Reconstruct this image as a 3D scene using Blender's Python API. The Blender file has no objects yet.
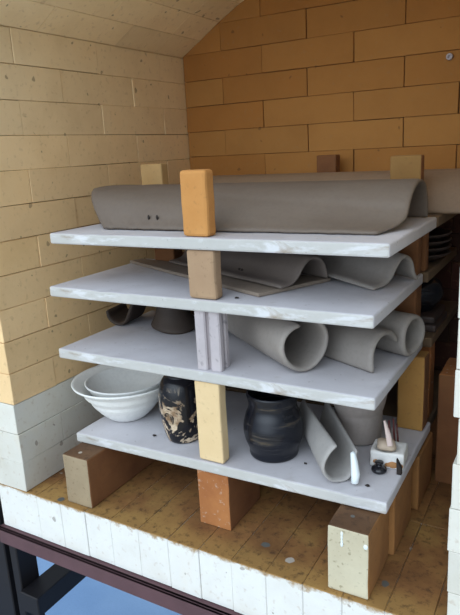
import bpy, bmesh, math, random
from mathutils import Vector, Matrix, noise

random.seed(7)
S = bpy.context.scene
COL = S.collection
V = Vector

# ------------------------------------------------------------------ materials
def new_mat(name):
    m = bpy.data.materials.new(name)
    m.use_nodes = True
    nt = m.node_tree
    b = nt.nodes['Principled BSDF']
    return m, nt, b

def N(nt, typ, **kw):
    n = nt.nodes.new(typ)
    for k, v in kw.items():
        setattr(n, k, v)
    return n

def tex_noise(nt, scale, detail=4, rough=0.55, dist=0.0, vec=None):
    n = N(nt, 'ShaderNodeTexNoise')
    n.inputs['Scale'].default_value = scale
    n.inputs['Detail'].default_value = detail
    n.inputs['Roughness'].default_value = rough
    n.inputs['Distortion'].default_value = dist
    if vec is None:
        tc = N(nt, 'ShaderNodeTexCoord')
        vec = tc.outputs['Object']
    nt.links.new(vec, n.inputs['Vector'])
    return n.outputs['Fac']

def ramp(nt, fac, stops, interp='LINEAR'):
    r = N(nt, 'ShaderNodeValToRGB')
    r.color_ramp.interpolation = interp
    el = r.color_ramp.elements
    while len(el) > 1:
        el.remove(el[-1])
    for i, (p, c) in enumerate(stops):
        e = el[0] if i == 0 else el.new(p)
        e.position = p
        if not isinstance(c, (tuple, list)):
            c = (c, c, c)
        e.color = (*c[:3], 1)
    nt.links.new(fac, r.inputs['Fac'])
    return r.outputs['Color']

def mix(nt, fac, a, b, mode='MIX'):
    m = N(nt, 'ShaderNodeMix', data_type='RGBA', blend_type=mode)
    for sock, v in ((m.inputs['Factor'], fac), (m.inputs['A'], a), (m.inputs['B'], b)):
        if hasattr(v, 'links') or hasattr(v, 'is_linked'):
            nt.links.new(v, sock)
        elif isinstance(v, (tuple, list)):
            sock.default_value = (*v[:3], 1)
        else:
            sock.default_value = v
    return m.outputs['Result']

def bump(nt, bsdf, fac, strength=0.3, dist=0.002):
    b = N(nt, 'ShaderNodeBump')
    b.inputs['Strength'].default_value = strength
    b.inputs['Distance'].default_value = dist
    nt.links.new(fac, b.inputs['Height'])
    nt.links.new(b.outputs['Normal'], bsdf.inputs['Normal'])

def srgb(r, g, b):
    f = lambda c: ((c / 255 + 0.055) / 1.055) ** 2.4 if c / 255 > 0.04045 else c / 255 / 12.92
    return (f(r), f(g), f(b))

def mat_speckled(name, c1, c2, speck=(0.12, 0.07, 0.03), speck_amt=0.6, scale=9, rough=0.9, speck_scale=130, bmp=0.35):
    m, nt, b = new_mat(name)
    big = tex_noise(nt, scale, 5, 0.6)
    base = mix(nt, ramp(nt, big, [(0.35, 0), (0.65, 1)]), c1, c2)
    fine = tex_noise(nt, speck_scale, 2, 0.5)
    f = ramp(nt, fine, [(0.62, 0), (0.74, speck_amt * .6)])
    col = mix(nt, f, base, speck)
    nt.links.new(col, b.inputs['Base Color'])
    b.inputs['Roughness'].default_value = rough
    bump(nt, b, fine, bmp, 0.0012)
    return m

def mat_wallbrick(name):
    m, nt, b = new_mat(name)
    at = N(nt, 'ShaderNodeAttribute', attribute_name='bcol')
    big = tex_noise(nt, 14, 5, 0.6)
    g = ramp(nt, big, [(0.3, (0.93, 0.91, 0.88)), (0.55, (1, 1, 1)), (0.75, (1.0, 0.97, 0.92))])
    base = mix(nt, 1.0, at.outputs['Color'], g, 'MULTIPLY')
    fine = tex_noise(nt, 95, 2, 0.5)
    f = ramp(nt, fine, [(0.60, 0), (0.74, 0.25)])
    base = mix(nt, f, base, (0.34, 0.20, 0.09))
    dots = tex_noise(nt, 62, 0, 0.4)
    base = mix(nt, ramp(nt, dots, [(0.80, 0), (0.82, 0.5)]), base, (0.10, 0.05, 0.02))
    soot = tex_noise(nt, 5.5, 3, 0.5)
    base = mix(nt, ramp(nt, soot, [(0.55, 0), (0.75, 0.06)]), base, (0.30, 0.20, 0.10))
    nt.links.new(base, b.inputs['Base Color'])
    b.inputs['Roughness'].default_value = 0.93
    bump(nt, b, fine, 0.3, 0.001)
    return m

def mat_sill(name):
    m = M_wall.copy(); m.name = name
    nt = m.node_tree; b = nt.nodes['Principled BSDF']
    old = b.inputs['Base Color'].links[0].from_socket
    tc = N(nt, 'ShaderNodeTexCoord'); sp = N(nt, 'ShaderNodeSeparateXYZ')
    nt.links.new(tc.outputs['Object'], sp.inputs[0])
    n = tex_noise(nt, 28, 5, 0.7)
    ad = N(nt, 'ShaderNodeMath', operation='MULTIPLY_ADD')
    nt.links.new(n, ad.inputs[0]); ad.inputs[1].default_value = 0.045; nt.links.new(sp.outputs['Z'], ad.inputs[2])
    f = ramp(nt, ad.outputs[0], [(0.0165, 0), (0.023, 0.9)])
    nt.links.new(mix(nt, f, old, srgb(158, 126, 78)), b.inputs['Base Color'])
    return m

def mat_floor_top(name, per_brick=True, vs=15, pick=.55, c1=(98, 64, 34), c2=(138, 96, 54), c3=(168, 132, 74)):
    m, nt, b = new_mat(name)
    tc = N(nt, 'ShaderNodeTexCoord')
    big = tex_noise(nt, 7, 6, 0.62)
    base = ramp(nt, big, [(0.3, srgb(*c1)), (0.5, srgb(*c2)), (0.72, srgb(*c3))])
    if per_brick:
        at = N(nt, 'ShaderNodeAttribute', attribute_name='bcol')
        base = mix(nt, 1.0, base, at.outputs['Color'], 'MULTIPLY')
    if per_brick:
        sp = N(nt, 'ShaderNodeSeparateXYZ'); nt.links.new(tc.outputs['Object'], sp.inputs[0])
        wn = tex_noise(nt, 16, 5, 0.65)
        ed = N(nt, 'ShaderNodeMath', operation='MULTIPLY_ADD')
        nt.links.new(wn, ed.inputs[0]); ed.inputs[1].default_value = -0.05; nt.links.new(sp.outputs['Y'], ed.inputs[2])
        base = mix(nt, ramp(nt, ed.outputs[0], [(-0.01, 0.55), (0.03, 0.0)]), base, srgb(172, 136, 76))
    fine = tex_noise(nt, 70, 4, 0.7)
    base = mix(nt, ramp(nt, fine, [(0.52, 0), (0.68, 0.7)]), base, srgb(64, 42, 24))
    v = N(nt, 'ShaderNodeTexVoronoi')
    v.inputs['Scale'].default_value = vs
    nt.links.new(tc.outputs['Object'], v.inputs['Vector'])
    wob = tex_noise(nt, 60, 2, 0.5)
    add = N(nt, 'ShaderNodeMath', operation='MULTIPLY_ADD')
    nt.links.new(wob, add.inputs[0]); add.inputs[1].default_value = 0.18
    nt.links.new(v.outputs['Distance'], add.inputs[2])
    spot = ramp(nt, add.outputs[0], [(0.20, 1), (0.23, 0)])
    # only some of the cells carry a drip spot
    sel = N(nt, 'ShaderNodeSeparateColor')
    nt.links.new(v.outputs['Color'], sel.inputs[0])
    selr = ramp(nt, sel.outputs[0], [(pick, 0), (pick + .01, 1)], 'CONSTANT')
    mm = N(nt, 'ShaderNodeMath', operation='MULTIPLY')
    nt.links.new(spot, mm.inputs[0]); nt.links.new(selr, mm.inputs[1])
    spotc = ramp(nt, sel.outputs[1], [(0.3, srgb(92, 92, 88)), (0.55, srgb(150, 148, 140)), (0.85, srgb(182, 172, 160))])
    base = mix(nt, mm.outputs[0], base, spotc)
    nt.links.new(base, b.inputs['Base Color'])
    b.inputs['Roughness'].default_value = 0.75
    bump(nt, b, fine, 0.5, 0.0015)
    return m

def mat_shelf(name, edge=False):
    m, nt, b = new_mat(name)
    big = tex_noise(nt, 5, 5, 0.6)
    if edge:
        base = ramp(nt, big, [(0.35, srgb(178, 177, 171)), (0.5, srgb(188, 187, 183)), (0.7, srgb(198, 197, 195))])
        tc = N(nt, 'ShaderNodeTexCoord')
        mp = N(nt, 'ShaderNodeMapping'); mp.inputs['Scale'].default_value = (.35, .35, 1.3)
        nt.links.new(tc.outputs['Object'], mp.inputs['Vector'])
        ch = tex_noise(nt, 34, 5, 0.7, 0.4, mp.outputs['Vector'])
        base = mix(nt, ramp(nt, ch, [(0.54, 0), (0.66, 0.75)]), base, srgb(216, 217, 220))
        st = tex_noise(nt, 30, 5, 0.7, 0.5, mp.outputs['Vector'])
        base = mix(nt, ramp(nt, st, [(0.60, 0), (0.72, 0.6)]), base, srgb(140, 116, 86))
    else:
        base = ramp(nt, big, [(0.3, srgb(182, 178, 182)), (0.5, srgb(196, 193, 197)), (0.7, srgb(208, 206, 211))])
        st = tex_noise(nt, 11, 6, 0.7)
        base = mix(nt, ramp(nt, st, [(0.62, 0), (0.74, 0.35)]), base, srgb(150, 138, 124))
    fine = tex_noise(nt, 120, 2, 0.5)
    base = mix(nt, ramp(nt, fine, [(0.70, 0), (0.76, 0.35)]), base, srgb(96, 84, 74))
    nt.links.new(base, b.inputs['Base Color'])
    b.inputs['Roughness'].default_value = 0.8
    bump(nt, b, fine, 0.25, 0.001)
    return m

def mat_clay(name, c1, c2, rough=0.7, scale=7):
    m, nt, b = new_mat(name)
    big = tex_noise(nt, scale, 4, 0.55)
    base = mix(nt, ramp(nt, big, [(0.35, 0), (0.68, 1)]), c1, c2)
    fine = tex_noise(nt, 160, 2, 0.5)
    base = mix(nt, ramp(nt, fine, [(0.45, 0), (0.8, 0.18)]), base, (c1[0] * .55, c1[1] * .55, c1[2] * .55))
    nt.links.new(base, b.inputs['Base Color'])
    b.inputs['Roughness'].default_value = rough
    bump(nt, b, fine, 0.15, 0.0008)
    return m

def mat_marble_jar(name):
    m, nt, b = new_mat(name)
    tc = N(nt, 'ShaderNodeTexCoord')
    n1 = tex_noise(nt, 20, 5, 0.6, 2.2)
    vein = ramp(nt, n1, [(0.50, 0), (0.55, 1), (0.66, 1), (0.69, 0.15)])
    sep = N(nt, 'ShaderNodeSeparateXYZ'); nt.links.new(tc.outputs['Object'], sep.inputs[0])
    low = N(nt, 'ShaderNodeMapRange')
    low.inputs['From Min'].default_value = 0.115; low.inputs['From Max'].default_value = 0.07
    nt.links.new(sep.outputs['Z'], low.inputs['Value'])
    mm = N(nt, 'ShaderNodeMath', operation='MULTIPLY')
    nt.links.new(vein, mm.inputs[0]); nt.links.new(low.outputs[0], mm.inputs[1])
    n2 = tex_noise(nt, 45, 4, 0.6)
    vc = ramp(nt, n2, [(0.35, srgb(120, 92, 66)), (0.6, srgb(206, 186, 160))])
    base = mix(nt, mm.outputs[0], (0.007, 0.007, 0.010), vc)
    nt.links.new(base, b.inputs['Base Color'])
    b.inputs['Roughness'].default_value = 0.22
    b.inputs['Specular IOR Level'].default_value = 0.35
    return m

def mat_band_jar(name):
    m, nt, b = new_mat(name)
    tc = N(nt, 'ShaderNodeTexCoord')
    mp = N(nt, 'ShaderNodeMapping'); mp.inputs['Scale'].default_value = (1.2, 1.2, 14)
    nt.links.new(tc.outputs['Object'], mp.inputs['Vector'])
    n1 = tex_noise(nt, 9, 4, 0.6, 0.3, mp.outputs['Vector'])
    base = ramp(nt, n1, [(0.5, (0.006, 0.007, 0.012)), (0.60, (0.018, 0.018, 0.022)), (0.66, (0.07, 0.055, 0.04)), (0.72, (0.012, 0.012, 0.018))])
    nt.links.new(base, b.inputs['Base Color'])
    b.inputs['Roughness'].default_value = 0.24
    b.inputs['Specular IOR Level'].default_value = 0.4
    bump(nt, b, n1, 0.12, 0.001)
    return m

def mat_plain(name, col, rough=0.6, metal=0.0, var=0.25, scale=20):
    m, nt, b = new_mat(name)
    n = tex_noise(nt, scale, 4, 0.6)
    lo = tuple(c * (1 - var) for c in col); hi = tuple(min(1, c * (1 + var)) for c in col)
    base = mix(nt, n, lo, hi)
    nt.links.new(base, b.inputs['Base Color'])
    b.inputs['Roughness'].default_value = rough
    b.inputs['Metallic'].default_value = metal
    return m

M_wall = mat_wallbrick('firebrick')
M_mortar = mat_plain('joint_dark', srgb(92, 66, 40), 0.95)
M_floor_top = mat_floor_top('stained_brick_floor', True, 19, .42)
M_sill = mat_sill('sill_firebrick')
M_block_top = mat_floor_top('stained_brick_top', False, 34, .15, (78, 54, 36), (104, 74, 48), (124, 92, 62))  # stained tops, also darkened for the shadow of the shelf above
M_shelf = mat_shelf('kiln_shelf_face')
M_shelf_edge = mat_shelf('kiln_shelf_edge', True)
M_trough = mat_clay('raw_clay_light', srgb(152, 148, 145), srgb(168, 164, 160))
M_tile_warm = mat_clay('raw_clay_warm', srgb(104, 91, 80), srgb(114, 102, 91), 0.7, 5)
M_shelf_brown = mat_speckled('brown_shelf', srgb(100, 80, 60), srgb(122, 100, 76), speck_amt=.6)  # speckled brown, darker than the front shelves
M_tile = mat_clay('raw_clay_grey', srgb(100, 90, 84), srgb(112, 101, 93))
M_tile_pale = mat_clay('raw_clay_pale', srgb(134, 127, 120), srgb(150, 142, 135))
M_tile_dark = mat_clay('raw_clay_dark', srgb(52, 42, 36), srgb(66, 54, 45))
M_slab = mat_clay('raw_clay_slab', srgb(128, 114, 102), srgb(142, 128, 114))
M_bisque = mat_clay('white_bisque', srgb(228, 229, 226), srgb(238, 238, 235), 0.6, 5)
M_pot = mat_clay('pale_stoneware', srgb(144, 134, 128), srgb(160, 150, 144))
M_marble = mat_marble_jar('marbled_black_glaze')
M_black = mat_band_jar('black_glaze')
M_cream = mat_speckled('cream_brick', srgb(216, 188, 142), srgb(226, 200, 156), speck_amt=0.3)
M_yellow = mat_speckled('yellow_brick', srgb(186, 128, 66), srgb(200, 144, 82), speck_amt=0.35)
M_tan = mat_speckled('tan_brick', srgb(158, 128, 100), srgb(172, 144, 114), speck_amt=0.6)
M_ochre = mat_speckled('ochre_brick', srgb(156, 112, 56), srgb(170, 128, 68), speck_amt=0.4)
M_sand = mat_speckled('sand_brick', srgb(178, 142, 92), srgb(190, 156, 106), speck_amt=0.4)
M_dark_ochre = mat_speckled('dark_ochre_brick', srgb(134, 98, 52), srgb(148, 112, 62), speck_amt=0.4)
M_brown = mat_speckled('brown_brick', srgb(112, 70, 40), srgb(132, 88, 52), speck_amt=0.6)
M_rust = mat_speckled('rust_brick', srgb(150, 92, 50), srgb(176, 116, 66), speck_amt=0.8, speck=(0.55, 0.45, 0.36))
M_orange = mat_speckled('orange_brick', srgb(142, 98, 54), srgb(160, 112, 62), speck_amt=0.7)
M_pale_speck = mat_speckled('pale_speckled_brick', srgb(188, 178, 152), srgb(204, 196, 170), speck=(0.16, 0.13, 0.07), speck_amt=0.85, speck_scale=150)
M_pinkish = mat_speckled('greyish_brick', srgb(142, 124, 98), srgb(160, 142, 114), speck_amt=0.6)
M_greyprop = mat_speckled('grey_prop', srgb(172, 164, 166), srgb(192, 184, 186), speck=(0.08, 0.07, 0.07), speck_amt=0.7, speck_scale=110)
M_steel = mat_plain('rusty_steel', srgb(98, 70, 74), 0.55, 0.3, 0.35, 14)
M_steel_dark = mat_plain('dark_steel', srgb(26, 23, 26), 0.55, 0.3, 0.3, 14)
M_concrete = mat_clay('concrete', srgb(122, 156, 198), srgb(140, 172, 210), 0.8, 3)
M_bounce = mat_clay('pale_bounce', srgb(232, 218, 194), srgb(240, 228, 208), 0.8, 3)
M_tile_rear = mat_clay('raw_clay_brown', srgb(128, 106, 84), srgb(142, 118, 96))
M_pinkshard = mat_plain('pink_bisque', srgb(220, 198, 190), 0.7)
M_red = mat_plain('dark_red', srgb(84, 28, 26), 0.6)
M_blackglossy = mat_plain('black_gloss', (0.012, 0.012, 0.016), 0.25)
M_lump = mat_clay('buff_lump', srgb(180, 160, 138), srgb(200, 182, 162))
M_white_glaze_lit = mat_plain('white_glaze_and_lit_edge', srgb(228, 236, 238), 0.35, 0, 0.05)  # glaze drips, and the lit trough edge painted white
M_white_block = mat_speckled('white_block', srgb(218, 216, 212), srgb(230, 228, 224), speck=(0.30, 0.19, 0.10), speck_amt=0.5, speck_scale=60)
M_stain = mat_plain('brown_stain', srgb(170, 122, 76), 0.8, 0, 0.5, 60)
M_plate = mat_plain('dark_plate', srgb(66, 54, 50), 0.5, 0, 0.3, 20)
M_hole = mat_plain('dark_hole', srgb(44, 36, 32), 0.9)

# ------------------------------------------------------------------ helpers
def link(name, me, parent=None):
    o = bpy.data.objects.new(name, me)
    COL.objects.link(o)
    if parent:
        o.parent = parent
    return o

def to_obj(name, bm, mats, parent=None, smooth=False):
    me = bpy.data.meshes.new(name)
    bmesh.ops.recalc_face_normals(bm, faces=bm.faces)
    bm.to_mesh(me); bm.free()
    if not isinstance(mats, (list, tuple)):
        mats = [mats]
    for m in mats:
        me.materials.append(m)
    if smooth:
        for p in me.polygons:
            p.use_smooth = True
    return link(name, me, parent)

def tag(o, label, cat, group=None, kind=None):
    o['label'] = label; o['category'] = cat
    if group: o['group'] = group
    if kind: o['kind'] = kind
    return o

def empty(name, loc, label, cat, group=None, rz=0):
    o = bpy.data.objects.new(name, None)
    COL.objects.link(o)
    o.location = loc; o.rotation_euler = (0, 0, rz)
    o.empty_display_size = 0.02
    return tag(o, label, cat, group)

def structure(o):
    o['kind'] = 'structure'
    return o

def add_box(bm, x0, x1, y0, y1, z0, z1, bev=0.0, seg=1, jit=0.0):
    """closed box, bevelled; returns its faces"""
    old = set(bm.faces)
    j = lambda: random.uniform(-jit, jit)
    vs = [bm.verts.new((x + j(), y + j(), z + j())) for x in (x0, x1) for y in (y0, y1) for z in (z0, z1)]
    q = [(0, 1, 3, 2), (4, 6, 7, 5), (0, 4, 5, 1), (2, 3, 7, 6), (0, 2, 6, 4), (1, 5, 7, 3)]
    fs = [bm.faces.new([vs[i] for i in f]) for f in q]
    bmesh.ops.recalc_face_normals(bm, faces=fs)
    if bev > 0:
        es = list({e for f in fs for e in f.edges})
        r = bmesh.ops.bevel(bm, geom=es, offset=bev, segments=seg, affect='EDGES', profile=0.5)
        fs = [f for f in bm.faces if f not in old]
    return fs

# ------------------------------------------------------------------ the kiln (setting)
CH = 0.0622                      # brick course height
HB = 0.1125                      # half a brick
BC = 0.0006                      # half joint
def brick_colour(z, warm=0.0, white=False, deep=False):
    """fired bricks differ from brick to brick; the new bottom courses are white"""
    if z < 0.18 or white:
        c = V(srgb(214, 212, 202))
    else:
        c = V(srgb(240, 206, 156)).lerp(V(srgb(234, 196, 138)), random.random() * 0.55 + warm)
        if z > .5: c = c.lerp(V(srgb(250, 226, 182)), min(1, (z - .5) / .35))  # paler upwards, making up for light the upper bricks lack
    if deep: c = V(srgb(178, 126, 66)).lerp(V(srgb(168, 113, 54)), random.random())  # back wall tint holds its dim, warm bounced light
    k = random.uniform(0.93, 1.05)
    return (c.x * k, c.y * k, c.z * k, 1)

def brick_mesh(name, boxes, backing, mats):
    """boxes: (x0,x1,y0,y1,z0,z1,colour)"""
    bm = bmesh.new()
    lay = bm.verts.layers.float_color.new('bcol')
    for (x0, x1, y0, y1, z0, z1, c) in boxes:
        n0 = len(bm.verts)
        fs = add_box(bm, x0 + BC, x1 - BC, y0 + BC, y1 - BC, z0 + BC * .7, z1 - BC * .7, 0.0009, 1, 0.0005)
        for f in fs:
            f.material_index = 0
            for v in f.verts:
                v[lay] = c
    for b in backing:
        for f in add_box(bm, *b):
            f.material_index = 1
    return structure(to_obj(name, bm, mats))

XI, YI = 0.40, 0.662             # inner half width, inner depth
XO = 0.486
FLOOR_B = -0.098
# left and right wall
def side_wall(sign, name):
    boxes = []
    for k in range(14):
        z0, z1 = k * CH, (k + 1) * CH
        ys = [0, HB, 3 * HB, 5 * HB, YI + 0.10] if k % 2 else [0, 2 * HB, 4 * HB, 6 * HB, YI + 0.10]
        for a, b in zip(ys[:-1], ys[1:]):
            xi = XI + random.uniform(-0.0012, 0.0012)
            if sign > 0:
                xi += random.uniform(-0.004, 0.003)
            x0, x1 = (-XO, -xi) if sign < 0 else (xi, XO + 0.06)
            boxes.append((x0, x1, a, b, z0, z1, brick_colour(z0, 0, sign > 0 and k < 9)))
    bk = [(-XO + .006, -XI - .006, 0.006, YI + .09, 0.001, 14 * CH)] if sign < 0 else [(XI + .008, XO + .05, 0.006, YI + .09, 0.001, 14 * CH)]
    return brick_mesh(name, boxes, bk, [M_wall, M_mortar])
side_wall(-1, 'wall_left')
side_wall(1, 'wall_right')
# back wall, lower courses coloured dark for the deep shade at the rear
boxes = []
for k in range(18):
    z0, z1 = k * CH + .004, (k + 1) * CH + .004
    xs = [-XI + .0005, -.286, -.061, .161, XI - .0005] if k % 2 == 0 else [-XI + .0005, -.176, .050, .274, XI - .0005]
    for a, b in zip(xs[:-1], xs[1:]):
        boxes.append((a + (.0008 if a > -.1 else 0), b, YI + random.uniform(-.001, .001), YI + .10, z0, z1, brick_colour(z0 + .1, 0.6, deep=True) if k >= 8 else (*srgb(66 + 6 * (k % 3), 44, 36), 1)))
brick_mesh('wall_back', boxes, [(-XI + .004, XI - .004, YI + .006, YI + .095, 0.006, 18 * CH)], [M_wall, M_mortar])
# peephole tube end in the back wall
bm = bmesh.new(); R_ = []
for rr, yy in ((.0, .658), (.0030, .658), (.0032, .6535), (.0062, .6530), (.0066, .6545), (.0066, .672), (0, .672)):
    R_.append([bm.verts.new((math.cos(k * math.pi / 10) * rr, yy - .662, math.sin(k * math.pi / 10) * rr)) for k in range(20)] if rr else [bm.verts.new((0, yy - .662, 0))])
for A, B in zip(R_[:-1], R_[1:]):
    for k in range(20):
        l = (k + 1) % 20
        bm.faces.new([A[0], B[k], B[l]] if len(A) == 1 else [A[k], B[0], A[l]] if len(B) == 1 else [A[k], B[k], B[l], A[l]])
o = to_obj('thermocouple_tube', bm, M_greyprop, None, True); o.location = (.2535, YI, .800)
tag(o, 'small round grey tube end sticking out of the back wall', 'tube')
# arched ceiling, bricks laid along the depth
arch = [(-.400, .8712), (-.3435, .905), (-.2865, .9400), (-.228, .972), (-.166, .998), (-.100, 1.016), (-.033, 1.024)]
arch = arch + [(-x, z) for x, z in reversed(arch)]
bm = bmesh.new(); lay = bm.verts.layers.float_color.new('bcol')
def arch_brick(p, q, y0, y1, th, c, mi, g=BC, off=0.0):
    p = V((p[0], p[1])); q = V((q[0], q[1])); t = (q - p).normalized(); n = V((-t.y, t.x))
    p2 = p + t * g + n * off; q2 = q - t * g + n * off
    pts = [p2, q2, q2 + n * th + t * (th * .04), p2 + n * th - t * (th * .04)]
    a = [bm.verts.new((v.x, y0 + g, v.y)) for v in pts]; b = [bm.verts.new((v.x, y1 - g, v.y)) for v in pts]
    fs = [bm.faces.new(a), bm.faces.new(list(reversed(b)))]
    for i in range(4):
        j = (i + 1) % 4
        fs.append(bm.faces.new((a[i], b[i], b[j], a[j])))
    for v in a + b: v[lay] = c
    for f in fs: f.material_index = mi
for i in range(len(arch) - 1):
    ys = [0, .175, .40, .545, YI] if i % 2 == 0 else [0, .09, .315, .54, YI]
    for a, b in zip(ys[:-1], ys[1:]):
        arch_brick(arch[i], arch[i + 1], a, b, .10, brick_colour(1, 0.1), 0)
    arch_brick(arch[i], arch[i + 1], 0.004, YI + .098, .09, (1, 1, 1, 1), 1, 0.0, 0.005)
# skew blocks over the side walls
for s in (-1, 1):
    fs = add_box(bm, min(s * .404, s * XO), max(s * .404, s * XO), 0, YI + .1, .8712, 1.0)
    for f in fs:
        f.material_index = 0
        for v in f.verts: v[lay] = brick_colour(1)
structure(to_obj('ceiling', bm, [M_wall, M_mortar]))
# floor of bricks on edge, its front is the white sill
bm = bmesh.new(); lay = bm.verts.layers.float_color.new('bcol')
xs = [-XO, -.374, -.31, -.248, -.186, -.122, -.058, .005, .068, .130, .192, .254, .317, .38, .443, XO + .06]
for a, b in zip(xs[:-1], xs[1:]):
    d0 = 0.0 + random.uniform(-.001, .001)
    for (y0, y1) in ((d0, .228), (.228, .456), (.456, YI + .1)):
        kk = random.uniform(.85, 1.1)
        fs = add_box(bm, a + BC * .4, b - BC * .4, y0 + BC * .4, y1 - BC * .4, FLOOR_B, 0, 0.0011, 1, 0.0003)
        bm.normal_update()
        for f in fs:
            f.material_index = 1 if f.normal.z > 0.25 else 0
            for v in f.verts:
                v[lay] = (kk, kk, kk, 1) if f.material_index == 1 else v[lay]
        cc = srgb(226, 226, 222)
        for f in fs:
            if f.material_index == 0:
                for v in f.verts:
                    if v.co.z < -0.0005: v[lay] = (*cc, 1)
for f in add_box(bm, -XO + .005, XO + .05, .006, YI + .09, FLOOR_B + .004, -.004): f.material_index = 2
structure(to_obj('floor', bm, [M_sill, M_floor_top, M_mortar]))

# ground
GZ = -0.80
bm = bmesh.new()
vs = [bm.verts.new(p) for p in ((-5, -5, GZ), (5, -5, GZ), (5, 4, GZ), (-5, 4, GZ))]
bm.faces.new(vs)
structure(to_obj('ground', bm, M_concrete))

# unseen pale slab added in front to bounce warm light onto the ceiling
bm = bmesh.new()
add_box(bm, -3.5, 4.0, -4.6, -.55, GZ, GZ + .03, .006, 2)
structure(to_obj('ground_bounce_slab', bm, M_bounce))

# steel stand
st = empty('kiln_stand', (0, 0.3, GZ), 'rusty brown steel stand carrying the brick kiln above the concrete', 'stand')
def stand_part(name, x0, x1, y0, y1, z0, z1, m):
    bm = bmesh.new(); add_box(bm, x0, x1, y0 - .3, y1 - .3, z0 - GZ, z1 - GZ, .002, 1)
    return to_obj(name, bm, m, st)
bm = bmesh.new()
add_box(bm, -.492, .55, -.312, -.306, -.135 - GZ, -.0985 - GZ, .001, 1)
add_box(bm, -.492, .55, -.312, -.255, -.1045 - GZ, -.0985 - GZ, .001, 1)
to_obj('front_rail', bm, M_steel, st)
bm = bmesh.new()
add_box(bm, -.492, .55, YI + .1 - .3, YI + .106 - .3, -.135 - GZ, -.0985 - GZ, .001, 1)
add_box(bm, -.492, .55, YI + .05 - .3, YI + .10 - .3, -.1045 - GZ, -.0985 - GZ, .001, 1)
to_obj('rear_rail', bm, M_steel, st)
for x in (-.487, .51):
    for y in (0.002, YI + .045):
        stand_part('leg', x, x + .022, y, y + .05, GZ, -.1055, M_steel_dark)
for x in (-.4645, .457):
    bm = bmesh.new()
    add_box(bm, x, x + .053, -.006 - .3, YI + .10 - .3, -.30 - GZ, -.252 - GZ, .002, 1)
    to_obj('side_rail', bm, M_steel_dark, st)
stand_part('corner_post', -.560, -.500, .0, .05, GZ, .30, M_steel_dark)

# ------------------------------------------------------------------ shelves
def shelf(x0, x1, y0, y1, zl, zr, label, group, t=0.0192, mats=None):
    bm = bmesh.new()
    nx = 24
    fs = add_box(bm, x0, x1, y0, y1, -t, 0, 0.003, 2)
    bmesh.ops.subdivide_edges(bm, edges=[e for e in bm.edges if abs((e.verts[0].co - e.verts[1].co).x) > .3], cuts=nx, use_grid_fill=True)
    bmesh.ops.subdivide_edges(bm, edges=[e for e in bm.edges if abs((e.verts[0].co - e.verts[1].co).y) > .2], cuts=10, use_grid_fill=True)
    bm.normal_update()
    for f in bm.faces:
        f.material_index = 1 if abs(f.normal.z) < .7 and f.normal.y < .5 and f.normal.x < .7 else 0
    sd = random.random() * 50
    for v in bm.verts:                                   # slightly chipped rims
        if v.co.z > -0.004 and (v.co.y < y0 + .004 or v.co.x > x1 - .004):
            n = noise.noise(v.co * 45 + V((sd, 0, 0)))
            v.co.z -= max(0, n - .1) * .004
            v.co.y += max(0, n - .1) * .003
    c = V(((x0 + x1) / 2, y0, zl - t))
    for v in bm.verts:
        v.co.z += (zl + (zr - zl) * (v.co.x - x0) / (x1 - x0)) - c.z
        v.co.x -= c.x; v.co.y -= c.y
    o = to_obj('kiln_shelf', bm, mats or [M_shelf, M_shelf_edge])
    o.location = c
    return tag(o, label, 'shelf', group)
Y0, Y1 = 0.062, 0.358
T1, T2, T3, T4L, T4R = .511, .412, .2915, .121, .131
GS = 'front kiln shelves'
shelf(-.313, .299, Y0, Y1, T1, T1, 'topmost whitewashed kiln shelf in front, under the long grey tile', GS)
shelf(-.331, .279, Y0, Y1, T2, T2, 'second whitewashed kiln shelf from the top, with a flat clay slab on it', GS)
shelf(-.328, .282, Y0, Y1, T3, T3, 'third whitewashed kiln shelf from the top, carrying rolled clay tubes', GS)
shelf(-.309, .301, Y0, Y1, T4L, T4R, 'lowest whitewashed kiln shelf, holding the white bowl and black jars', GS)
GR = 'rear kiln shelves'
R0, R1 = .366, .650
shelf(-.30, .300, R0, R1, T1, T1, 'topmost rear kiln shelf behind the long front tile', GR, mats=[M_shelf_brown, M_shelf_brown])
shelf(-.30, .286, R0, R1, T2, T2, 'rear kiln shelf holding the stack of dark plates', GR, mats=[M_shelf_brown, M_shelf_brown])
shelf(-.30, .296, R0, R1, T3, T3, 'rear kiln shelf below the big black pot', GR, mats=[M_shelf_brown, M_shelf_brown])
shelf(-.30, .296, R0, R1, .125, .125, 'lowest rear kiln shelf behind the pale stepped pot', GR, mats=[M_shelf_brown, M_shelf_brown])

# ------------------------------------------------------------------ props and bricks
def brick(name, x0, x1, y0, y1, z0, z1, mats, label, cat, group=None, bev=.003, rz=0.0, side=None, top=None, jit=.0012):
    bm = bmesh.new()
    cx, cy = (x0 + x1) / 2, (y0 + y1) / 2
    fs = add_box(bm, x0 - cx, x1 - cx, y0 - cy, y1 - cy, 0, z1 - z0, bev, 2, 0)
    bmesh.ops.subdivide_edges(bm, edges=[e for e in bm.edges if e.calc_length() > .02], cuts=3, use_grid_fill=True)
    sd = random.random() * 90
    for v in bm.verts:
        v.co += V((noise.noise(v.co * 30 + V((sd, 0, 0))), noise.noise(v.co * 30 + V((0, sd, 0))), 0)) * jit
    bm.normal_update()
    for f in bm.faces:
        if top and f.normal.z > .6: f.material_index = 2
        elif side and abs(f.normal.x) > .6: f.material_index = 1
    ml = [mats] + ([side or mats] if (side or top) else []) + ([top] if top else [])
    o = to_obj(name, bm, ml)
    o.location = (cx, cy, z0); o.rotation_euler = (0, 0, rz)
    return tag(o, label, cat, group)
t = .0192
E_ = .0004
GP = 'props between the kiln shelves'
brick('kiln_prop', -.027, .021, .066, .092, T1 + E_, .6125, M_yellow, 'yellow brick prop standing free on the topmost front shelf', 'prop', GP, .005)
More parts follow.
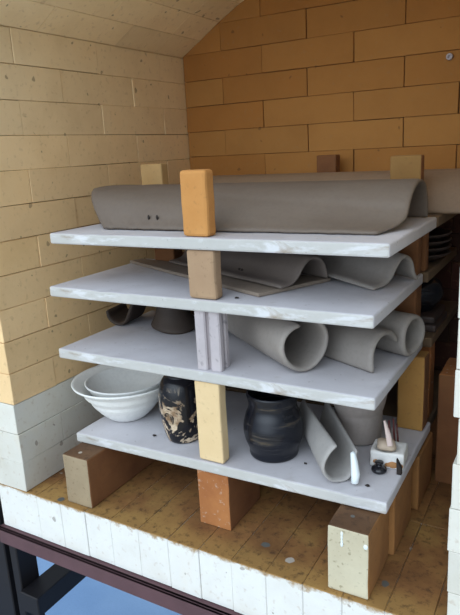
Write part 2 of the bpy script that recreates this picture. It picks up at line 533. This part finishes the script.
brick('kiln_prop', -.023, .028, .066, .090, T2 + E_, T1 - t - E_, M_tan, 'short pinkish tan prop between the top two front shelves', 'prop', GP, .005)
brick('kiln_prop', -.024, .024, .065, .088, .1275, T3 - t - E_, M_cream, 'tall cream prop between the two black jars', 'prop', GP, .003)
# grooved grey prop: fluted section extruded upwards
def fluted_prop(cx, cy, z0, z1):
    bm = bmesh.new()
    rx, ry = .0225, .0165; g = .0032; d = .009
    sec = []
    base = [(-rx, -ry), (-g, -ry), (-g, -ry + d), (g, -ry + d), (g, -ry), (rx, -ry), (rx, -g), (rx - d, -g), (rx - d, g), (rx, g), (rx, ry), (g, ry), (g, ry - d), (-g, ry - d), (-g, ry), (-rx, ry), (-rx, g), (-rx + d, g), (-rx + d, -g), (-rx, -g)]
    n = len(base)
    for i, p in enumerate(base):                                 # rounded corners
        a, b = V(base[i - 1]), V(base[(i + 1) % n]); p = V(p)
        for d in (a, b):
            sec.append(p + (d - p).normalized() * .0022)
    lv = [bm.verts.new((p.x, p.y, 0)) for p in sec]; uv = [bm.verts.new((p.x, p.y, z1 - z0)) for p in sec]
    bm.faces.new(list(reversed(lv))); bm.faces.new(uv)
    for i in range(len(sec)):
        j = (i + 1) % len(sec)
        bm.faces.new((lv[i], lv[j], uv[j], uv[i]))
    o = to_obj('kiln_prop', bm, M_greyprop)
    o.location = (cx, cy, z0); o.rotation_euler = (0, 0, math.radians(4))
    return tag(o, 'fluted light grey prop between the second and third front shelves', 'prop', GP)
fluted_prop(.004, .086, T3 + E_, T2 - t - E_)
# back left row
brick('kiln_prop', -.312, -.256, .338, .362, T1 + E_, .619, M_sand, 'cream prop at the back left of the topmost shelf, behind the long tile', 'prop', GP)
brick('kiln_prop', -.275, -.225, .315, .350, T2 + E_, T1 - t - E_, M_brown, 'brown prop at the back left of the second shelf from the top', 'prop', GP)
brick('kiln_prop', -.265, -.215, .318, .352, T3 + E_, T2 - t - E_, M_brown, 'brown prop at the back left, behind the two bent clay pieces', 'prop', GP)
brick('kiln_prop', -.275, -.225, .318, .352, .1235, T3 - t - E_, M_ochre, 'ochre prop at the back left, behind the white bowls', 'prop', GP)
# back right row
brick('kiln_prop', .214, .268, .370, .393, T1 + E_, .6145, M_dark_ochre, 'ochre prop at the back right of the stack, behind the long tile end', 'prop', GP, side=M_brown)
brick('kiln_prop', .232, .276, .328, .355, T2 + E_, T1 - t - E_, M_brown, 'brown prop beside the right end of the short arched tile', 'prop', GP)
brick('kiln_prop', .232, .274, .330, .356, T3 + E_, T2 - t - E_, M_brown, 'brown prop above the closed teardrop tube, at the back right', 'prop', GP)
brick('kiln_prop', .250, .297, .310, .350, .1312, T3 - t - E_, M_ochre, 'wide ochre brick prop at the right rear corner of the lowest front shelf', 'prop', GP, side=M_brown)
# rear stack
brick('kiln_prop', -.016, .030, .600, .630, T1 + E_, .617, M_brown, 'small dark brown prop against the back wall on the rear top shelf', 'prop', GP)
brick('kiln_prop', .235, .280, .368, .393, T2 + E_, T1 - t - E_, M_brown, 'brown rear prop left of the dark plates', 'prop', GP)
brick('kiln_prop', .228, .270, .368, .393, T3 + E_, T2 - t - E_, M_brown, 'brown rear prop left of the big black pot', 'prop', GP)
brick('kiln_prop', .250, .292, .380, .420, .1255, T3 - t - E_, M_rust, 'rust brown rear prop behind the wide ochre brick prop', 'prop', GP)
for z0, z1, lab in ((T2, T1, 'second'), (T3, T2, 'third'), (.1254, T3, 'lowest')):
    brick('kiln_prop', -.27, -.22, .60, .64, z0 + E_, z1 - t - E_, M_brown, 'brown prop in the far left rear corner on the %s rear shelf' % lab, 'prop', GP)
# bricks on the floor
GB = 'bricks carrying the shelf stack'
brick('support_brick', -.300, -.238, .012, .236, .0004, .1015, M_pinkish, 'greyish firebrick under the left end of the lowest shelf', 'brick', GB, .003, side=M_brown, top=M_block_top)  # sides coloured brown for the shade below the shelf
brick('support_brick', -.032, .031, .066, .180, .0004, .1055, M_rust, 'rust brown firebrick under the middle of the lowest shelf, below the cream prop', 'brick', GB, .002, side=M_brown)  # rust brick, its flanks painted browner as shaded
pale = brick('support_brick', .229, .291, .009, .118, .0004, .1085, M_pale_speck, 'pale speckled firebrick under the right front corner of the lowest shelf', 'brick', GB, .003, side=M_orange, top=M_block_top)
bm = bmesh.new()
for q, (dz, rr) in enumerate(((.099, .0019), (.093, .0017), (.087, .0016), (.082, .0021))):
    bmesh.ops.create_icosphere(bm, subdivisions=2, radius=rr, matrix=Matrix.Translation((-.0085, -.0545, dz)) @ Matrix.Diagonal((1, .5, 2.2, 1)))
o = to_obj('glaze_drip', bm, M_white_glaze_lit, pale, True); o['label'] = 'white drip on the front face'
bm = bmesh.new()
bmesh.ops.create_icosphere(bm, subdivisions=2, radius=.0042, matrix=Matrix.Translation((.0265, -.0543, .088)) @ Matrix.Diagonal((.8, .25, 1.1, 1)))
o = to_obj('glaze_spot', bm, M_white_glaze_lit, pale, True); o['label'] = 'white spot near the right edge'
brick('support_brick', .238, .298, .122, .232, .0004, .1085, M_orange, 'orange firebrick right behind the pale speckled one', 'brick', GB, .003)
brick('support_brick', .242, .303, .262, .372, .0004, .1055, M_orange, 'orange brown firebrick at the right rear, past a dark gap', 'brick', GB, .003)
brick('support_brick', -.302, -.240, .368, .594, .0004, .1050, M_brown, 'brown firebrick on the left rear floor under the rear shelf', 'brick', GB, .003)
brick('support_brick', .240, .300, .470, .640, .0004, .1053, M_brown, 'brown firebrick in the rear right corner under the rear shelf', 'brick', GB, .003)
brick('upright_brick', .309, .372, .372, .472, .0004, .222, M_brown, 'tall brown firebrick standing upright by the right wall', 'brick', None, .003, top=M_rust)

# ------------------------------------------------------------------ clay sheets
def cat_rom(pts, n):
    """resample a polyline of tuples to n smooth points, evenly spaced"""
    P = [V(p) for p in pts]
    P = [P[0] * 2 - P[1]] + P + [P[-1] * 2 - P[-2]]
    dense = []
    for i in range(1, len(P) - 2):
        for k in range(24):
            s = k / 24
            a, b, c, d = P[i - 1], P[i], P[i + 1], P[i + 2]
            dense.append(0.5 * ((2 * b) + (c - a) * s + (2 * a - 5 * b + 4 * c - d) * s * s + (3 * b - a - 3 * c + d) * s ** 3))
    dense.append(P[-2])
    L = [0]
    for a, b in zip(dense[:-1], dense[1:]): L.append(L[-1] + (b - a).length)
    out = []; j = 0
    for k in range(n):
        s = L[-1] * k / (n - 1)
        while j < len(L) - 2 and L[j + 1] < s: j += 1
        u = (s - L[j]) / max(1e-9, L[j + 1] - L[j])
        out.append(dense[j].lerp(dense[j + 1], min(1, u)))
    return out

def sheet_bm(f, nu, nv, th, wob=0.0007):
    """solid sheet of thickness th around the grid f(i,j) -> point (already sampled), rounded rim"""
    G = [[V(f(i / (nu - 1), j / (nv - 1))) for j in range(nv)] for i in range(nu)]
    bm = bmesh.new()
    def nrm(i, j):
        a = G[min(i + 1, nu - 1)][j] - G[max(i - 1, 0)][j]
        b = G[i][min(j + 1, nv - 1)] - G[i][max(j - 1, 0)]
        n = a.cross(b)
        return n.normalized() if n.length > 1e-12 else V((0, 0, 1))
    top = {}; bot = {}
    for i in range(nu):
        for j in range(nv):
            p = G[i][j]; n = nrm(i, j)
            edge = i in (0, nu - 1) or j in (0, nv - 1)
            h = th / 2 * (0.72 if edge else 1.0)
            w = wob * noise.noise(p * 40)
            top[i, j] = bm.verts.new(p + n * (h + w)); bot[i, j] = bm.verts.new(p - n * (h - w))
    for i in range(nu - 1):
        for j in range(nv - 1):
            bm.faces.new((top[i, j], top[i + 1, j], top[i + 1, j + 1], top[i, j + 1]))
            bm.faces.new((bot[i, j], bot[i, j + 1], bot[i + 1, j + 1], bot[i + 1, j]))
    ring = [(i, 0) for i in range(nu)] + [(nu - 1, j) for j in range(1, nv)] + [(i, nv - 1) for i in range(nu - 2, -1, -1)] + [(0, j) for j in range(nv - 2, 0, -1)]
    mid = []
    for (i, j) in ring:
        d = V((0, 0, 0))
        if i == 0: d += (G[0][j] - G[1][j]).normalized()
        if i == nu - 1: d += (G[-1][j] - G[-2][j]).normalized()
        if j == 0: d += (G[i][0] - G[i][1]).normalized()
        if j == nv - 1: d += (G[i][-1] - G[i][-2]).normalized()
        mid.append(bm.verts.new(G[i][j] + d.normalized() * th * .38))
    n = len(ring)
    for k in range(n):
        a, b = ring[k], ring[(k + 1) % n]
        bm.faces.new((top[a], top[b], mid[(k + 1) % n], mid[k]))
        bm.faces.new((mid[k], mid[(k + 1) % n], bot[b], bot[a]))
    return bm

def place_base(o_bm, name, mat, label, cat, group=None, zrest=None, parent=None):
    """put the origin at the bottom middle of the thing and drop it on its support"""
    vs = [v.co for v in o_bm.verts]
    mn = V((min(v.x for v in vs), min(v.y for v in vs), min(v.z for v in vs)))
    mx = V((max(v.x for v in vs), max(v.y for v in vs), max(v.z for v in vs)))
    c = V(((mn.x + mx.x) / 2, (mn.y + mx.y) / 2, mn.z))
    for v in o_bm.verts: v.co -= c
    o = to_obj(name, o_bm, mat, None, True)
    if zrest is not None: c.z = zrest + E_
    o.location = c
    return tag(o, label, cat, group)

TH = .0074
def sweep_tile(origin, ax, prof, length, nu=30, nv=44, th=TH, x0=None, x1=None, prof2=None, sag=0.0, rag=0.0, rise=0.0):
    """profile (b, z) swept along the horizontal direction ax from origin; b is measured to the left-hand normal"""
    a = V((ax[0], ax[1], 0)).normalized(); b = V((a.y, -a.x, 0))
    P = cat_rom(prof, nv); Q = cat_rom(prof2, nv) if prof2 else P
    O = V(origin)
    def f(u, v):
        j = min(nv - 1, int(round(v * (nv - 1))))
        p = P[j].lerp(Q[j], u)
        if rag and v < .09:
            n_ = noise.noise(V((u * 26, 3.3, 0))) + .6 * noise.noise(V((u * 71, 8.1, 0)))
            p = p + V((n_ * rag * (1 - v / .09), 0))
        s0 = x0(v) if x0 else 0.0; s1 = x1(v) if x1 else length
        s = s0 + (s1 - s0) * u
        return O + a * s + b * p.x + V((0, 0, p.y - sag * math.sin(math.pi * u) + rise * u))
    return sheet_bm(f, nu, nv, th)

GT = 'unfired clay tiles and tubes'
# long front tile on the top shelf: axis +x, so b = -y ; give b as -(y)
def yprof(l): return [(-y, z) for y, z in l]
right = yprof([(.128, .004), (.150, .006), (.178, .011), (.200, .024), (.213, .039), (.232, .053), (.258, .063), (.288, .066), (.314, .058), (.330, .038), (.336, .018), (.338, .004)])
left = yprof([(.118, .004), (.124, .012), (.130, .024), (.136, .040), (.146, .055), (.165, .066), (.200, .070), (.25, .068), (.29, .062), (.318, .045), (.328, .022), (.332, .004)])
bm = sweep_tile((0, 0, T1), (1, 0), left, 1, 110, 64, .0066,
                x0=lambda v: -.232 - .066 * min(1, max(0, v / .32)) ** .8, x1=lambda v: .262 + .024 * min(1, v / .25), prof2=right, rag=.0045)
tile1 = place_base(bm, 'arched_clay_tile', M_tile_warm, 'long grey arched clay tile along the front of the topmost shelf', 'tile', GT, T1)
# two small nail holes in its front
hb = bmesh.new()
for x in (-.139, -.121):
    mtx = Matrix.Translation(V((x, .1295, .533)) - tile1.location) @ Matrix.Diagonal((1, .6, 1.8, 1))
    bmesh.ops.create_icosphere(hb, subdivisions=2, radius=.0024, matrix=mtx)
o = to_obj('nail_holes', hb, M_hole, tile1, True); o['label'] = 'two small dark holes'
# rear tile
rear = yprof([(.40, .004), (.407, .015), (.42, .035), (.445, .058), (.48, .070), (.52, .066), (.55, .045), (.56, .020), (.563, .004)])
bm = sweep_tile((-.27, 0, T1), (1, 0), rear, .615, 40, 44, TH)
place_base(bm, 'arched_clay_tile', M_tile_rear, 'brownish arched clay tile on the rear top shelf near the back wall', 'tile', GT, T1)

# second shelf: slab with an arched tile on it, another arched tile behind
u = V((-.906, .42)).normalized(); w = V((.42, .906)).normalized()
bm = bmesh.new()
add_box(bm, 0, .452, -.158, 0, 0, .0065, .0018, 2)
bmesh.ops.subdivide_edges(bm, edges=[e for e in bm.edges if e.calc_length() > .1], cuts=8, use_grid_fill=True)
for v in bm.verts:
    p = v.co.copy()
    q = V((.083, .104)) + u * p.x + w * (-p.y) * (1 - .82 * p.x / .452)
    v.co = V((q.x, q.y, T2 + p.z + .0006 * noise.noise(p * 25)))
slab = place_base(bm, 'clay_slab', M_slab, 'thin flat clay slab lying askew on the second shelf from the top', 'slab', None, T2)
for p in slab.data.polygons: p.use_smooth = False
prof = [(0, .004), (.022, .006), (.036, .014), (.047, .028), (.062, .040), (.080, .040), (.094, .030), (.100, .014), (.102, .004)]
# b axis for a = u is (u.y, -u.x) = (.42,.906): to the back
bm = sweep_tile((.106, .136, T2 + .0072), (u.x, u.y), prof, .352, 36, 44, .0070)
tl = place_base(bm, 'arched_clay_tile', M_tile, 'arched grey clay tile resting on the flat slab of the second shelf', 'tile', GT, T2 + .0078)
hb = bmesh.new()
for d in (0, .007):
    mtx = Matrix.Translation(V((-.002 + d, .1975 - d * .5, .4355)) - tl.location)
    bmesh.ops.create_icosphere(hb, subdivisions=2, radius=.0022, matrix=mtx)
o = to_obj('nail_holes', hb, M_hole, tl, True); o['label'] = 'two small dark holes'
prof = [(0, .004), (.024, .006), (.040, .014), (.052, .030), (.064, .042), (.078, .045), (.091, .035), (.098, .015), (.106, .004)]
bm = sweep_tile((.236, .201, T2), (-.900, .436), prof, .17, 30, 44, .0074, rise=.014)
place_base(bm, 'arched_clay_tile', M_tile_pale, 'short arched clay tile at the right end of the second shelf', 'tile', GT, T2)

# third shelf ------------------------------------------------------------
# open roll
a = V((-.80, .60, 0)).normalized(); b = V((.60, .80, 0)).normalized()
def roll(cx, cy, zc, R, a0, a1, length, a, b, th, drift=0.0, flat=0.0, squash=1.0, nu=28, nv=64):
    def f(u_, v_):
        ang = math.radians(a0 + (a1 - a0) * v_)
        r = R * (1 + drift * (v_ - .5)) * (1 + .03 * math.sin(3 * ang + u_ * 2))
        zz = math.sin(ang) * r * squash
        return V((cx, cy, zc)) + a * (u_ * length) + b * (math.cos(ang) * r) + V((0, 0, zz))
    return sheet_bm(f, nu, nv, th)
bm = roll(.151, .119, T3 + .0445, .0392, 104, 408, .235, a, b, .0088, drift=.24)
place_base(bm, 'rolled_clay_sheet', M_tile_pale, 'open rolled clay sheet right of the grey fluted prop', 'tube', GT, T3)
# wave tile in front of the tube
a2 = V((-.90, .436, 0)).normalized()
prof = [(0, .004), (.001, .018), (.004, .034), (.014, .048), (.032, .056), (.052, .053), (.060, .047), (.066, .041), (.069, .0365)]
bm = sweep_tile((.250, .155, T3), (a2.x, a2.y), prof, .19, 30, 44, .0084, x0=lambda v: .012 * v, x1=lambda v: .14 + .05 * v - .32 * max(0, v - .6))
place_base(bm, 'arched_clay_tile', M_tile_pale, 'arched clay tile beside the open roll on the third shelf', 'tile', GT, T3)
# closed teardrop tube
b2 = V((.34, .94, 0)).normalized(); a3 = V((-.94, .34, 0)).normalized()
def tear(u_, v_):
    ang = math.radians(-95 + 370 * v_ * .985)
    r = .0285 * (1 + .20 * max(0, math.cos(ang - math.radians(-118))) ** 6)
    return V((.2875, .2610, T3 + .0358)) + a3 * (u_ * .12) + b2 * (math.cos(ang) * r) + V((0, 0, math.sin(ang) * r))
bm = sheet_bm(tear, 28, 60, .0085)
place_base(bm, 'clay_tube', M_tile_pale, 'closed teardrop clay tube at the back right of the third shelf', 'tube', GT, T3)
# two bent clay pieces at the back left
prof = [(-.047, .030), (-.044, .018), (-.034, .008), (-.020, .004), (-.006, .010), (.004, .026), (.014, .046), (.028, .064), (.045, .070)]
bm = sweep_tile((-.292, .226, T3), (-.16, .98), [(p[0], p[1]) for p in prof], .075, 20, 40, .008)
place_base(bm, 'bent_clay_piece', M_tile_dark, 'hooked brown clay piece at the back left of the third shelf', 'tile', GT, T3)
def boot(u_, v_):
    ang = math.radians(150 + 300 * v_)
    z = .075 * u_
    r = .0235 + .0215 * (1 - u_) ** 2.6
    return V((-.190 - .010 * u_, .252, T3 + .004 + z)) + V((math.cos(ang) * r * 1.05, math.sin(ang) * r * .95, 0.004 * math.sin(2 * ang) * (1 - u_)))
bm = sheet_bm(boot, 20, 48, .007)
place_base(bm, 'bent_clay_piece', M_tile_dark, 'flared brown clay piece standing left of the grey fluted prop', 'tile', GT, T3)

# ------------------------------------------------------------------ lathe pottery
def lathe_bm(prof, n=64, closed=True):
    """prof: list of (r,z) from the inner bottom centre over the rim to the outer bottom centre"""
    bm = bmesh.new(); rings = []
    for r, z in prof:
        if r < 1e-5: rings.append([bm.verts.new((0, 0, z))])
        else: rings.append([bm.verts.new((r * math.cos(2 * math.pi * k / n), r * math.sin(2 * math.pi * k / n), z)) for k in range(n)])
    for A, B in zip(rings[:-1], rings[1:]):
        if len(A) == 1 and len(B) == 1: continue
        for k in range(n):
            l = (k + 1) % n
            if len(A) == 1: bm.faces.new((A[0], B[k], B[l]))
            elif len(B) == 1: bm.faces.new((A[k], B[0], A[l]))
            else: bm.faces.new((A[k], B[k], B[l], A[l]))
    return bm

def pot(name, loc, outer, inner, mat, label, cat, group=None, n_s=46, tilt=(0, 0)):
    O = cat_rom(outer, n_s); I = cat_rom(inner, n_s // 2)
    prof = [(p.x, p.y) for p in O] + [(p.x, p.y) for p in I]
    prof[0] = (0, prof[0][1]); prof[-1] = (0, prof[-1][1])
    o = to_obj(name, lathe_bm(prof), mat, None, True)
    o.location = loc; o.rotation_euler = (tilt[0], tilt[1], 0)
    return tag(o, label, cat, group)
bx, by, bz = -.262, .166, .1226
pot('bowl', (bx, by, bz), [(0, 0.001), (.030, 0), (.040, .004), (.055, .018), (.068, .034), (.0715, .040), (.0725, .044), (.083, .055), (.0855, .062), (.0885, .067), (.095, .072), (.1045, .079), (.1055, .082)],
    [(.1045, .0835), (.098, .079), (.088, .071), (.075, .055), (.055, .030), (.030, .014), (0, .011)], M_bisque,
    'wide white bowl with a flaring rim at the left end of the lowest shelf', 'bowl', 'nested white bowls')
pot('bowl', (bx + .002, by - .001, bz + .0300), [(0, 0.0), (.026, 0), (.040, .006), (.058, .020), (.072, .036), (.079, .047), (.0805, .0500)],
    [(.0785, .0515), (.074, .044), (.066, .034), (.050, .018), (.030, .009), (0, .006)], M_bisque,
    'smaller white bowl nested inside the wide flaring one', 'bowl', 'nested white bowls')
zz = .121 + .01 * (.21 / .61) + .0012
pot('jar', (-.097, .128, zz), [(0, .001), (.026, 0), (.031, .003), (.036, .020), (.0405, .045), (.0425, .068), (.0415, .090), (.038, .108), (.031, .120), (.026, .124), (.027, .130), (.029, .133)],
    [(.027, .134), (.023, .126), (.030, .112), (.036, .08), (.030, .02), (0, .006)], M_marble,
    'black jar with cream marbled swirls beside the white bowls', 'jar', 'black glazed jars')
zz = .121 + .01 * (.395 / .61) + .0006
pot('jar', (.083, .140, zz), [(0, .001), (.037, 0), (.0415, .002), (.0425, .006), (.0418, .010), (.0445, .018), (.0490, .030), (.0515, .044), (.0512, .056), (.0490, .066), (.0482, .069), (.0462, .076), (.0430, .083), (.0415, .089), (.0415, .096), (.0432, .103), (.0445, .109), (.0445, .113)],
    [(.0425, .1145), (.039, .104), (.0375, .090), (.042, .075), (.047, .05), (.038, .02), (0, .007)], M_black,
    'large squat black jar with faint bands right of the cream prop', 'jar', 'black glazed jars')
pot('stepped_pot', (.198, .250, .131), [(0, .001), (.036, 0), (.0395, .003), (.0405, .030), (.0415, .048), (.0402, .052), (.0425, .056), (.0465, .072), (.0495, .090), (.0500, .110), (.049, .122), (.0485, .127)],
    [(.046, .128), (.047, .11), (.044, .09), (.038, .05), (.034, .012), (0, .008)], M_pot,
    'pale grey stepped pot behind the clay trough on the lowest shelf', 'pot')

# standing trough tile (U section opening upwards)
a4 = V((-.60, .80, 0)).normalized(); b4 = V((.80, .60, 0)).normalized()
P = cat_rom([(-.009, .066), (-.016, .059), (-.022, .050), (-.027, .038), (-.0275, .026), (-.022, .013), (-.012, .005), (.001, .0035), (.012, .007), (.019, .018), (.023, .032), (.026, .050)], 54)
Q = cat_rom([(-.014, .064), (-.017, .058), (-.020, .048), (-.022, .036), (-.0215, .024), (-.017, .012), (-.009, .005), (.001, .0035), (.011, .007), (.018, .020), (.023, .038), (.029, .060)], 54)
TF = V((.2225, .0885, .1305))
def trough(u_, v_):
    j = int(round(v_ * 53)); p = P[j].lerp(Q[j], u_)
    s = (-.003 + .008 * v_) * (1 - u_) + .180 * u_
    return TF + a4 * s + b4 * p.x + V((0, 0, p.y))
bm = sheet_bm(trough, 30, 54, .0062)
tr = place_base(bm, 'clay_trough', M_trough, 'clay trough tile lying open side up right of the large black jar', 'tile', GT, .1296)
bm = bmesh.new()  # lit edge of the right wall, built as a white part
pts = [TF + b4 * bx_ + V((0, 0, z_)) + a4 * d_ for bx_, z_, d_ in ((.0200, .047, .003), (.0205, .034, -.002), (.0205, .018, -.008), (.0180, .006, -.012))]
rad = [.0042, .0058, .0070, .0058]
rings = []
for p, r in zip(pts, rad):
    rings.append([bm.verts.new(p + a4 * math.cos(k * math.pi / 6) * r + b4 * math.sin(k * math.pi / 6) * r - tr.location) for k in range(12)])
for A, B in zip(rings[:-1], rings[1:]):
    for k in range(12): bm.faces.new((A[k], A[(k + 1) % 12], B[(k + 1) % 12], B[k]))
for ring, p, dz in ((rings[0], pts[0], .004), (rings[-1], pts[-1], -.004)):
    c = bm.verts.new(p + V((0, 0, dz)) - tr.location)
    for k in range(12): bm.faces.new((ring[k], ring[(k + 1) % 12], c))
lip = to_obj('lit_lip', bm, M_white_glaze_lit, tr, True); lip['label'] = 'end of the right lip painted white as lit'

# white block with a scooped top corner, things lying on it
bm = bmesh.new()
add_box(bm, -.027, .027, -.023, .023, 0, .028, .0035, 3)
bmesh.ops.subdivide_edges(bm, edges=[e for e in bm.edges if e.calc_length() > .015], cuts=14, use_grid_fill=True)
for v in bm.verts:
    v.co += V((noise.noise(v.co * 60), noise.noise(v.co * 60 + V((9, 0, 0))), 0)) * .0014
    d_ = math.hypot(v.co.x + .003, v.co.y + .001)
    if v.co.z > .020: v.co.z -= .007 * max(0, min(1, (.0205 - d_) / .003))
wb = to_obj('white_block', bm, M_white_block, None, True)
WZ = .1313
wb.location = (.2715, .181, WZ); wb.rotation_euler = (0, 0, math.radians(6))
tag(wb, 'small white stained block at the right edge of the lowest shelf', 'block')
bm = bmesh.new()
for (px, pz, r) in ((.010, .008, .0075), (.019, .008, .0060), (-.016, .010, .0050), (.002, .0070, .0045)):
    bmesh.ops.create_icosphere(bm, subdivisions=2, radius=r, matrix=Matrix.Translation((px, -.0232, pz)) @ Matrix.Diagonal((1.2, .18, .8, 1)))
o = to_obj('brown_stain', bm, M_stain, wb, True); o['label'] = 'brown flaked patches'
# lump, shard, red sticks
def lump_bm(r, sx, sy, sz, seed, amp=.25):
    bm = bmesh.new(); bmesh.ops.create_icosphere(bm, subdivisions=3, radius=r)
    for v in bm.verts:
        d = 1 + amp * noise.noise(v.co / r * 1.3 + V((seed, 0, 0)))
        v.co = V((v.co.x * sx * d, v.co.y * sy * d, v.co.z * sz * d))
    return bm
bm = lump_bm(.0158, 1.05, .95, .62, 3)
o = place_base(bm, 'clay_lump', M_lump, 'rounded buff clay lump on top of the small white block', 'lump', None, None)
o.location = (.268, .180, WZ + .0212)
bm = bmesh.new()
A = [V((0, 0, 0)), V((.0075, .0015, .002)), V((.0035, .001, .021)), V((-.0065, .004, .043)), V((-.0085, .004, .042))]
f0 = [bm.verts.new(p) for p in A]; f1 = [bm.verts.new(p + V((.0012, .0042, 0))) for p in A]
bm.faces.new(f0); bm.faces.new(list(reversed(f1)))
for k in range(5): bm.faces.new((f0[k], f1[k], f1[(k + 1) % 5], f0[(k + 1) % 5]))
bmesh.ops.bevel(bm, geom=list(bm.edges), offset=.0007, segments=1, affect='EDGES')
o = to_obj('pottery_shard', bm, M_pinkshard)
o.location = (.2725, .1655, WZ + .0345)
tag(o, 'pointed pinkish white shard leaning on the buff lump', 'shard')
def stick(p, q, r, label):
    p, q = V(p), V(q); d = (q - p)
    bm = bmesh.new()
    ax = d.normalized(); s = ax.orthogonal().normalized(); tt = ax.cross(s)
    nseg = 8; R = []
    for i in range(5):
        c = d * (i / 4); rr = r * (1 - .35 * i / 4)
        R.append([bm.verts.new(c + (s * math.cos(k * 2 * math.pi / nseg) + tt * math.sin(k * 2 * math.pi / nseg)) * rr) for k in range(nseg)])
    for A, B in zip(R[:-1], R[1:]):
        for k in range(nseg): bm.faces.new((A[k], A[(k + 1) % nseg], B[(k + 1) % nseg], B[k]))
    bm.faces.new(list(reversed(R[0]))); bm.faces.new(R[-1])
    o = to_obj('red_stick', bm, M_red, None, True); o.location = p
    return tag(o, label, 'stick', 'dark red sticks behind the white block')
stick((.2665, .2105, .1318), (.2600, .2200, .186), .0024, 'left of the dark red sticks leaning behind the white block')
stick((.2730, .2135, .1318), (.2665, .2235, .189), .0022, 'middle one of the dark red sticks behind the white block')
stick((.2800, .2105, .1318), (.2730, .2205, .182), .0020, 'rightmost of the dark red sticks behind the white block')
# little black bottle-shaped figure
o = pot('glazed_stub', (.2655, .1455, .1311), [(0, 0), (.0085, 0), (.0108, .003), (.0105, .007), (.0075, .0105), (.0042, .0128), (.0040, .0155), (.0062, .0185)],
    [(.0062, .0196), (.004, .0205), (0, .0208)], M_blackglossy, 'tiny shiny black bottle-shaped stub in front of the white block', 'ceramic', None, 24)
o.scale = (1.12, 1.12, .86)
# dark splinter on the right edge
bm = bmesh.new()
A = [V((-.0035, 0, 0)), V((.0035, 0, 0)), V((.003, 0, .012)), (V((-.0045, 0, .026)))]
f0 = [bm.verts.new(p) for p in A]; f1 = [bm.verts.new(p + V((0, .007, 0))) for p in A]
bm.faces.new(f0); bm.faces.new(list(reversed(f1)))
for k in range(4): bm.faces.new((f0[k], f1[k], f1[(k + 1) % 4], f0[(k + 1) % 4]))
o = to_obj('dark_wedge', bm, M_hole); o.location = (.2965, .147, .1313)  # dark wedge shape with a pointed top
tag(o, 'dark pointed splinter at the right edge of the lowest shelf', 'wedge')
# crumbs
def crumb(x, y, z, r, label, seed):
    bm = lump_bm(r, 1.3, 1, .5, seed, .5)
    o = place_base(bm, 'crumb', M_hole, label, 'crumb', 'dark crumbs on the shelves', z)
    o.location.x = x; o.location.y = y
crumb(.052, .089, T2, .0026, 'dark crumb near the front edge of the second shelf, right of the tan prop', 1)
crumb(.2620, .0960, .1303, .0026, 'dark crumb on the lowest shelf in front of the black stub', 2)
crumb(.149, .122, .1286, .0022, 'dark crumb between the large black jar and the clay trough', 3)
crumb(-.152, .108, .1238, .0028, 'dark crumb between the white bowls and the marbled jar', 4)

# rear shelves: plates, pot, slabs
z = T2 + E_
pl_labels = ['bottom dark plate of the stack on the rear shelf', 'second dark plate from the bottom of the rear stack', 'third dark plate from the bottom of the rear stack', 'topmost dark plate of the stack on the rear shelf']
for i in range(4):
    pot('plate', (.242, .475, z), [(0, 0), (.030, 0), (.034, .003), (.055, .012), (.062, .0175)], [(.0615, .019), (.054, .0155), (.034, .007), (0, .005)], M_plate, pl_labels[i], 'plate', 'stacked dark plates', 24)
    z += .0125
z = T3 + E_
for i, (ww, lab) in enumerate(((.058, 'lower flat clay piece under the big black pot'), (.054, 'upper flat clay piece under the big black pot'))):
    brick('flat_clay_piece', .238 - ww, .238 + ww, .455 - ww, .455 + ww, z, z + .014, M_plate, lab, 'slab', 'flat clay pieces under the black pot', .004)
    z += .0145
pot('round_pot', (.246, .452, z), [(0, 0), (.028, 0), (.036, .006), (.049, .024), (.0515, .039), (.044, .055), (.030, .064), (.028, .068)], [(.026, .0685), (.025, .063), (.040, .046), (.040, .02), (0, .008)], M_black,
    'round black pot on the rear shelf at the right', 'pot')

# ------------------------------------------------------------------ camera
cam = bpy.data.cameras.new('camera')
co = bpy.data.objects.new('camera', cam); COL.objects.link(co)
co.location = (.508, -.71, .638)
co.rotation_euler = (1.31549605, .0502623076, .517829758)
cam.sensor_fit = 'VERTICAL'; cam.sensor_height = 24.0
cam.lens = 601.68 * 24.0 / 615.0
cam.clip_start = 0.01
S.camera = co

# ------------------------------------------------------------------ light: bright overcast sky through the open front
w = bpy.data.worlds.new('sky'); S.world = w; w.use_nodes = True
nt = w.node_tree
bg = nt.nodes['Background']
tc = N(nt, 'ShaderNodeTexCoord')
nrm_ = N(nt, 'ShaderNodeVectorMath', operation='NORMALIZE'); nt.links.new(tc.outputs['Generated'], nrm_.inputs[0])
dot = N(nt, 'ShaderNodeVectorMath', operation='DOT_PRODUCT')
nt.links.new(nrm_.outputs[0], dot.inputs[0])
dot.inputs[1].default_value = V((-.06, -.85, .52)).normalized()
mr = N(nt, 'ShaderNodeMapRange'); mr.inputs['From Min'].default_value = 0.55; mr.inputs['From Max'].default_value = 1.0
nt.links.new(dot.outputs['Value'], mr.inputs['Value'])
pw = N(nt, 'ShaderNodeMath', operation='POWER'); nt.links.new(mr.outputs[0], pw.inputs[0]); pw.inputs[1].default_value = 1.5
sc_ = N(nt, 'ShaderNodeMath', operation='MULTIPLY_ADD'); nt.links.new(pw.outputs[0], sc_.inputs[0])
sc_.inputs[1].default_value = 3.1; sc_.inputs[2].default_value = 0.56
nt.links.new(sc_.outputs[0], bg.inputs['Strength'])
bg.inputs['Color'].default_value = (0.80, 0.92, 1.04, 1)

S.view_settings.view_transform = 'Standard'
S.view_settings.look = 'None'
S.view_settings.gamma = 1.0
S.view_settings.use_curve_mapping = False
S.view_settings.exposure = 0.0
